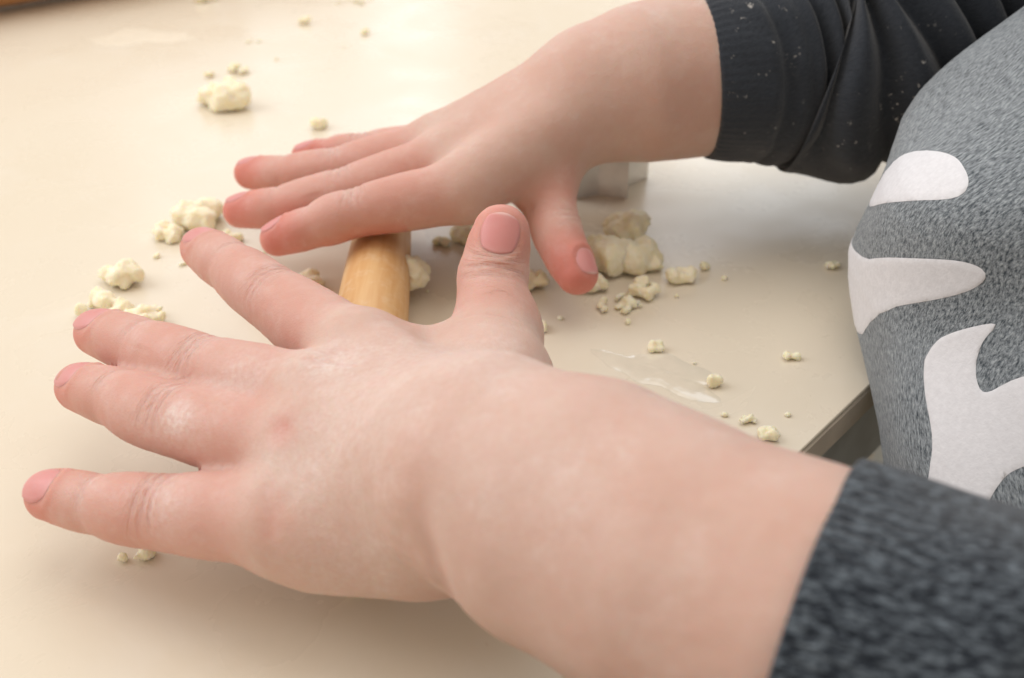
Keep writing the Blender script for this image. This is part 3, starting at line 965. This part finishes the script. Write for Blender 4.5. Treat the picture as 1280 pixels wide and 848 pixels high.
# ------------------------------------------------------------------ star cutter of folded tin
cut = empty('cookie_cutter', (26.4, 325.9, 0.0))
tag(cut, 'faceted tin cookie cutter standing behind the farther hand', 'cookie cutter')
def star_pts(r, ri, n, rot):
    return [np.array([(r if k % 2 == 0 else ri) * math.cos(rot + math.pi * k / n), (r if k % 2 == 0 else ri) * math.sin(rot + math.pi * k / n)]) for k in range(2 * n)]
def cutter_wall(z0, z1, thick, bulge=0.0, n=6, r=17.5, ri=11.5, rot=0.05):
    o = star_pts(r + bulge, ri + bulge, n, rot); i_ = star_pts(r - thick, ri - thick, n, rot)
    V = [(p[0], p[1], z) for z in (z0, z1) for p in o] + [(p[0], p[1], z) for z in (z0, z1) for p in i_]
    m = len(o); F = []
    for k in range(m):
        q = (k + 1) % m
        F += [[k, q, m + q, m + k], [2*m + q, 2*m + k, 3*m + k, 3*m + q], [m + k, m + q, 3*m + q, 3*m + k], [q, k, 2*m + k, 2*m + q]]
    return V, F
V, F = cutter_wall(0.0, 17.0, 0.5)
link('wall', mesh_np('wall', V, F, False), M_TIN, cut)
V, F = cutter_wall(17.02, 18.4, 1.4, 0.9)
link('rim', mesh_np('rim', V, F, False), M_TIN, cut)

# ------------------------------------------------------------------ crumbs of dough
def dough_mesh(sx, sy, sz, seed, n=9, rough=1.0, res=22):
    """torn shortcrust: a heap of small angular chips pressed together"""
    r = np.random.default_rng(seed)
    size = np.array([sx, sy, sz], float)
    k = max(sx, sy, sz)
    res = int(max(9, min(res, k * 2.2)))
    bl = []
    for q in range(int(n * 1.6) + 2):
        th = r.random() * 2 * math.pi; rho = math.sqrt(r.random()) * 0.40
        hgt = r.random() * max(0.05, 0.62 - 1.1 * rho * r.random())
        rad = min(size) * (0.20 + 0.26 * r.random())
        c = np.array([math.cos(th) * rho * sx, math.sin(th) * rho * sy, -sz * 0.5 + rad * 0.6 + hgt * sz * 0.8])
        nrm = r.normal(size=(7, 3)); nrm /= np.linalg.norm(nrm, axis=1)[:, None]
        bl.append((c.astype(np.float32), rad, nrm.astype(np.float32), (rad * (0.62 + 0.36 * r.random(7))).astype(np.float32)))
    off = r.random(3) * 30
    def f(p):
        d = None
        for c, rad, nrm, hh in bl:
            q = p - c
            e = (q @ nrm.T - hh).max(1)
            e = np.maximum(e, np.linalg.norm(q, axis=1) - rad * 1.22) - 0.06 * rad
            d = e if d is None else smin(d, e, rad * 0.30)
        d = d - rough * 0.045 * k * vnoise(p + off, 7.0 / k)
        return np.maximum(d, -(p[:, 2] + sz * 0.5))
    h = k / res
    V, Q = surface_net(f, -size * 0.85 - 2 * h, size * 0.85 + 2 * h, h, 8)
    V = relax(V, Q, 4, 0.5)
    N = vnormals(V, Q)
    V = V + N * (rough * (0.022 * k * vnoise(V + off, 20.0 / k) + 0.10 * vnoise(V + off, 2.2)))[:, None]
    V[:, 2] -= V[:, 2].min()
    return mesh_np('dough', V, Q)
def dough(pt, sx, sy, sz, label, seed, n=9, rot=0.0, name='dough_piece', cat='dough', group=None, rough=1.0, tilt=None):
    me = dough_mesh(sx * 0.92, sy * 0.92, sz * 0.72, seed, n, rough)
    o = link(name, me, M_DOUGH)
    o.location = Vector(pt) * MM
    o.rotation_euler = (tilt[0], tilt[1], rot) if tilt else (0, 0, rot)
    tag(o, label, cat, group)
    return o
G1 = 'lumps of dough on the table'
for a in [
    ((-106.9, 390.1, 0.0), 20, 14, 13, 'largest dough lump in the back left, above the farther fingertips', 1, 12),
    ((-109.5, 426.7, 0.0), 13, 7, 4.5, 'low flat dough scrap just behind the big back lump', 2, 6),
    ((-119.9, 422.1, 0.0), 5, 4, 3.5, 'tiny dough crumb left behind the big back lump', 3, 4),
    ((-69.0, 369.1, 0.0), 6.5, 6, 5, 'small dough crumb alone above the farther little finger', 4, 5),
    ((-93.4, 491.0, 0.0), 6, 5, 5, 'small dough crumb near the top edge left of the glare', 5, 5),
    ((-64.1, 476.0, 0.0), 3.2, 3, 4, 'tiny upright dough crumb near the top edge', 6, 3),
    ((-110.6, 465.0, 0.0), 10, 4, 2, 'thin flat sliver of dough far back', 7, 5),
    ((-93.0, 293.2, 0.0), 15, 13, 11, 'tall crumbly dough lump beside the farther middle fingertip', 8, 12),
    ((-99.5, 285.0, 0.0), 9, 8, 6, 'small dough lump left of the tall crumbly one', 9, 7),
    ((-82.7, 283.0, 0.0), 10, 7, 4.5, 'flat dough scrap behind the nearer index fingertip', 10, 6),
    ((-92.2, 268.8, 0.0), 4, 3.5, 2, 'tiny dough crumb left of the nearer index fingertip', 11, 3),
    ((-105.1, 259.0, 0.0), 13.5, 9, 8, 'two-lobed dough lump above the wide flattened pair', 12, 10),
    ((-105.7, 243.2, 0.0), 17, 11, 7, 'wide pale dough lump behind the nearer middle fingertip', 13, 11),
    ((-93.2, 239.3, 0.0), 16, 12, 6, 'flattened crumbly dough beside the nearer middle finger', 14, 11),
    ((-85.4, 231.7, 0.0), 9, 6, 3, 'thin dough scrap peeking over the nearer middle finger', 15, 6),
    ((-55.3, 256.4, 0.0), 9, 8, 6, 'dough crumb between the nearer index finger and rolling pin', 16, 7),
    ((-57.2, 219.9, 0.0), 8, 5, 3, 'flat dough crumb in the gap beside the nearer index finger', 17, 5),
    ((-12.8, 284.0, 0.0), 10, 9, 7, 'dough lump in the hollow beneath the farther palm', 18, 8),
    ((-20.1, 281.6, 0.0), 6, 5, 4, 'small dough crumb right of the rolling pin tip', 19, 5),
    ((34.0, 284.0, 0.0), 15, 9, 12, 'tall angular dough chunk, highest of the pile beside the thumb', 20, 8),
    ((26.2, 268.8, 0.0), 16, 13, 12, 'biggest dough chunk of the pile beside the farther thumb', 21, 12),
    ((35.9, 267.8, 0.0), 12, 11, 11, 'upright dough chunk on the right of the pile', 22, 9),
    ((21.4, 271.5, 0.0), 11, 9, 8, 'dough lump half hidden by the farther thumb', 23, 8),
    ((35.3, 253.0, 0.0), 9, 8, 6, 'rounded dough lump at the front right of the pile', 24, 7),
    ((28.4, 246.4, 0.0), 16, 9, 4, 'flattened crumbly dough in front of the pile', 25, 10),
    ((21.6, 255.5, 0.0), 10, 9, 6, 'dough lump tucked under the farther thumb tip', 26, 8),
    ((45.8, 259.8, 0.0), 9, 6.5, 5.5, 'low dough crumb to the right of the pile', 27, 7),
    ((53.3, 266.5, 0.0), 3, 2.5, 3.5, 'tiny dough crumb farthest right of the pile', 28, 3),
    ((5.2, 255.5, 0.0), 10, 9, 8, 'dough lump between the two thumbs', 29, 8),
    ((7.7, 235.5, 0.0), 4, 4, 4, 'dough crumb beside the base of the nearer thumb', 30, 4),
    ((88.4, 266.9, 0.0), 8, 4, 3.2, 'oblong dough crumb beside the sweatshirt', 31, 5),
    ((35.5, 225.9, 0.0), 4.2, 4, 4.2, 'small dough crumb above the wet smear', 32, 4),
    ((47.6, 210.6, 0.0), 3.4, 3, 5.5, 'narrow upright dough crumb over the nearer forearm', 33, 4),
    ((68.2, 221.7, 0.0), 4.2, 3.5, 3.2, 'small dough crumb near the table edge', 34, 4),
    ((55.9, 191.5, 0.0), 6.5, 5, 4, 'dough crumb beside the nearer forearm close to the table edge', 35, 6),
    ((53.0, 196.7, 0.0), 7, 5, 2.2, 'pale smeared dough next to the nearer forearm', 36, 6),
    ((-72.6, 153.4, 0.0), 9.5, 6, 4.5, 'smooth pale dough lump in front of the nearer little finger', 137, 3),
    ((-29.2, 144.8, 0.0), 3.2, 3, 3, 'tiny dough crumb at the heel of the nearer hand', 38, 4),
    ((-75.8, 523.4, 0.0), 26, 8, 4, 'long dough strip at the top edge', 39, 8),
    ((-145.5, 526.1, 0.0), 14, 8, 5, 'dough scrap at the top edge beside the brown rolling pin', 40, 7),
]:
    pt, sx, sy, sz, lab, seed, n = a
    dough(pt, sx, sy, sz, lab, seed, n, rot=random.uniform(-0.35, 0.35), group=G1)
# scrap stuck on the pin
dough((-27.5, 253.0, 3.5), 8, 12, 14, 'white dough scrap stuck to the side of the slim rolling pin', 51, 8, name='dough_piece', group=G1)
# thin films of dough pressed on the table
for pt, sx, sy, lab, seed in [
    ((-161.6, 471.5, 0.0), 42, 22, 'thin pale film of dough pressed flat at the back left', 61),
    ((36.0, 216.2, 0.0), 30, 14, 'thin wet smear of dough behind the nearer forearm', 62),
]:
    r = np.random.default_rng(seed)
    nn_, nt = 10, 40
    ph0 = r.random(4) * 6.28
    V = [(0, 0, 0.5)]; F = []
    for i in range(1, nn_ + 1):
        for k in range(nt):
            th = 2 * math.pi * k / nt
            R = 1 + 0.18 * math.sin(3 * th + ph0[0]) + 0.12 * math.sin(5 * th + ph0[1]) + 0.07 * math.sin(9 * th + ph0[2])
            q = i / nn_
            V.append((sx / 2 * R * q * math.cos(th), sy / 2 * R * q * math.sin(th), 0.03 + 0.4 * (1 - q ** 4) * (0.7 + 0.3 * r.random())))
    for k in range(nt): F.append([0, 1 + k, 1 + (k + 1) % nt])
    for i in range(nn_ - 1):
        for k in range(nt):
            k2 = (k + 1) % nt
            F.append([1 + i * nt + k, 1 + (i + 1) * nt + k, 1 + (i + 1) * nt + k2, 1 + i * nt + k2])
    o = link('dough_smear', mesh_np('dough_smear', V, F), M_SMEAR if seed == 62 else M_FILM)
    o.location = Vector(pt) * MM
    o.rotation_euler.z = -0.55 if seed == 62 else 0.1
    tag(o, lab, 'dough')
# specks scattered all over the table share a few meshes
speck = [dough_mesh(1.7, 1.4, 1.1, 70 + k, 4, 0.6, 9) for k in range(4)]
for m_ in speck: m_.materials.append(M_DOUGH)
for k, (pt, lab) in enumerate([
    ((-71.5, 230.2, 0.0), 'dough speck between the nearer index and middle fingers'),
    ((43.7, 251.3, 0.0), 'dough speck below the low crumb right of the pile'),
    ((48.0, 199.1, 0.0), 'dough speck touching the top line of the nearer forearm'),
    ((44.2, 219.9, 0.0), 'dough speck right of the wet smear'),
    ((12.4, 240.1, 0.0), 'dough speck right of the nearer thumb base'),
    ((58.0, 260.7, 0.0), 'dough speck on the shaded table below the dark sleeve'),
    ((-22.6, 254.2, 0.0), 'dough speck right of the scrap on the rolling pin'),
    ((-75.8, 267.4, 0.0), 'dough speck above the nearer index finger'),
    ((-100.8, 273.4, 0.0), 'dough speck between the tall crumbly lump and the two-lobed lump'),
    ((-70.6, 275.3, 0.0), 'dough speck under the farther index fingertip'),
    ((62.5, 199.1, 0.0), 'dough speck closest to the table edge'),
    ((-71.2, 457.5, 0.0), 'dough speck in the glare at the top'),
    ((-97.2, 442.2, 0.0), 'dough speck right of the scrap behind the big back lump'),
    ((29.7, 238.1, 0.0), 'dough speck in front of the flattened dough of the pile'),
]):
    o = link('dough_crumb', speck[k % 4])
    o.location = Vector(pt) * MM
    o.rotation_euler.z = k * 1.3
    sc = 0.6 + 0.7 * ((k * 37) % 11) / 11
    o.scale = (sc, sc, sc)
    tag(o, lab, 'crumb', 'loose specks of dough')
